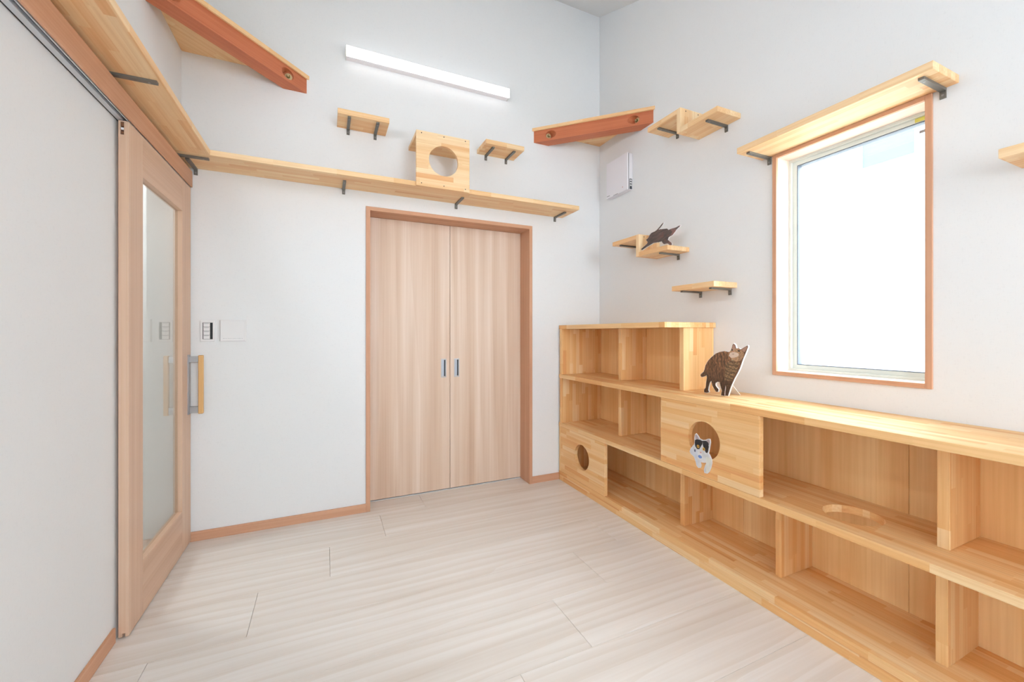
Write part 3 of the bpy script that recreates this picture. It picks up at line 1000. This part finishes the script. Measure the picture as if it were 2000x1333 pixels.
def paint_tabby(X, Z, d):
    img = np.ones(X.shape + (3,)) * C3(104, 72, 50)
    back = np.clip((Z - 120) / 110, 0, 1) * (X < 150)
    img = img * (1 - back[..., None] * 0.55) + C3(150, 104, 68) * back[..., None] * 0.55
    low = np.clip((130 - Z) / 90, 0, 1)
    img = img * (1 - low[..., None] * 0.6) + C3(62, 46, 34) * low[..., None] * 0.6
    st = np.sin((X * 0.9 + Z * 0.12 + 16 * value_noise(X, Z, 22, 30, 3)) * 0.34)
    img = blend(img, (st * 0.6 + value_noise(X, Z, 9, 12, 21) > 0.75) & (X < 135), C3(56, 38, 27), 0.55)
    fur = value_noise(X, Z, 3.2, 9, 5)
    img *= (0.72 + 0.56 * fur)[..., None]
    chest = inside(d['chest'], X, Z)
    cc = np.ones_like(img) * C3(128, 100, 70) * (0.7 + 0.6 * value_noise(X, Z, 4, 5, 9))[..., None]
    arc = np.sin(np.hypot(X - 175, Z - 235) * 0.34 + 3 * value_noise(X, Z, 14, 10, 31))
    cc = blend(cc, arc > 0.25, C3(62, 46, 34), 0.55)
    img = np.where(chest[..., None], cc, img)
    img = blend(img, inside(d['chin'], X, Z), C3(172, 166, 132), 0.75)
    face = inside(d['face'], X, Z)
    fc = np.ones_like(img) * C3(168, 132, 100) * (0.8 + 0.4 * value_noise(X, Z, 3, 4, 4))[..., None]
    stripes = np.sin((Z + 0.4 * X) * 0.8) > 0.5
    fc = blend(fc, stripes & (X > 195), C3(84, 60, 44), 0.75)
    img = np.where(face[..., None], fc, img)
    img = blend(img, inside(d['muzzle'], X, Z), C3(216, 200, 188), 0.85)
    for e in ('ear_left', 'ear_right'):
        img = blend(img, inside(d[e], X, Z), C3(176, 138, 122), 0.85)
    img = blend(img, disc(X, Z, d['nose'][0], 4.5, 3), C3(176, 112, 98))
    img = blend(img, disc(X, Z, d['mouth'][0], 6, 1.4), C3(90, 66, 58))
    for e in ('eye_left', 'eye_right'):
        img = blend(img, disc(X, Z, d[e][0], 7, 3.2), C3(48, 38, 34))
    legs = (Z < 70)
    img = blend(img, legs & (np.sin(Z * 0.55) > 0.6), C3(48, 34, 26), 0.5)
    return np.clip(img, 0, 1)


def paint_peeking(X, Z, d):
    img = np.ones(X.shape + (3,)) * C3(236, 236, 238)
    sh_ = value_noise(X, Z, 14, 18, 6)
    img *= (0.86 + 0.14 * sh_)[..., None]
    img = blend(img, (Z < 0) & (X < 135), C3(206, 214, 230), 0.6)
    img = blend(img, (X > 185) & (Z < -20), C3(236, 234, 214), 0.5)
    for e in ('ear_left', 'ear_right'):
        img = blend(img, inside(d[e], X, Z), C3(170, 150, 152), 0.9)
    for e in ('mask_left', 'mask_right'):
        m_ = inside(d[e], X, Z)
        img = blend(img, m_, C3(34, 33, 36))
    for e in ('eye_left', 'eye_right'):
        img = blend(img, disc(X, Z, d[e][0], 8), C3(206, 156, 62))
        img = blend(img, disc(X, Z, d[e][0], 3), C3(20, 18, 18))
    img = blend(img, disc(X, Z, d['nose'][0], 5, 4), C3(206, 150, 150))
    img = blend(img, disc(X, Z, d['collar'][0], 12, 8), C3(92, 126, 190), 0.9)
    img = blend(img, disc(X, Z, d['spot'][0], 5, 7), C3(60, 66, 96), 0.9)
    return np.clip(img, 0, 1)


def paint_leaping(X, Z, d):
    img = np.ones(X.shape + (3,)) * C3(74, 58, 52)
    n1 = value_noise(X + 0.6 * Z, Z - 0.4 * X, 26, 7, 11)
    img *= (0.7 + 0.6 * n1)[..., None]
    red = value_noise(X, Z, 17, 15, 2) > 0.62
    img = blend(img, red & (X > 70) & (Z < 100), C3(104, 62, 52), 0.55)
    img = blend(img, red & (X > 165), C3(150, 108, 100), 0.5)
    img = blend(img, (X > 160) & (Z < 36), C3(112, 70, 58), 0.6)
    return np.clip(img, 0, 1)


cat = cutout('cat_cutout', STANDING_CAT, paint_tabby, (1.933, 1.6295, 0.8675), (-0.0066, -1, 0), (-1, 0.0066, 0),
             'printed standing brown tabby cat cutout on top of the long shelving', 1.6, 0.008)
bm = bmesh.new()       # folded white support behind the board
pts = [(1.940, 1.602, 0.8648), (1.940, 1.535, 0.8648), (1.940, 1.552, 1.00), (1.940, 1.588, 1.00)]
fo = [(2.035, 1.612, 0.8648), (2.035, 1.500, 0.8648), (1.946, 1.535, 0.985), (1.946, 1.588, 0.985)]
v4 = [bm.verts.new(p) for p in fo]
v5 = [bm.verts.new((p[0] + 0.003, p[1], p[2])) for p in fo]
bm.faces.new(v4)
bm.faces.new(v5[::-1])
for i in range(4):
    bm.faces.new([v4[i], v5[i], v5[(i + 1) % 4], v4[(i + 1) % 4]])
obj('support', bm, WHITE_B, cat)

cutout('cat_cutout', PEEKING_CAT, paint_peeking, (1.7343, 1.65, 0.60), (0, -1, 0), (-1, 0, 0),
       'printed black and white cat cutout peeking from the round hole of the shelving', 2.2, 0.004)
dl = Vector((0.053, -0.1619, 0)).normalized()
leap = cutout('cat_cutout', LEAPING_CAT, paint_leaping, (1.975, 2.15, 1.7625), tuple(dl), (dl.y, -dl.x, 0),
              'printed dark brown leaping cat cutout on the lower double step', 1.0, 0.010)
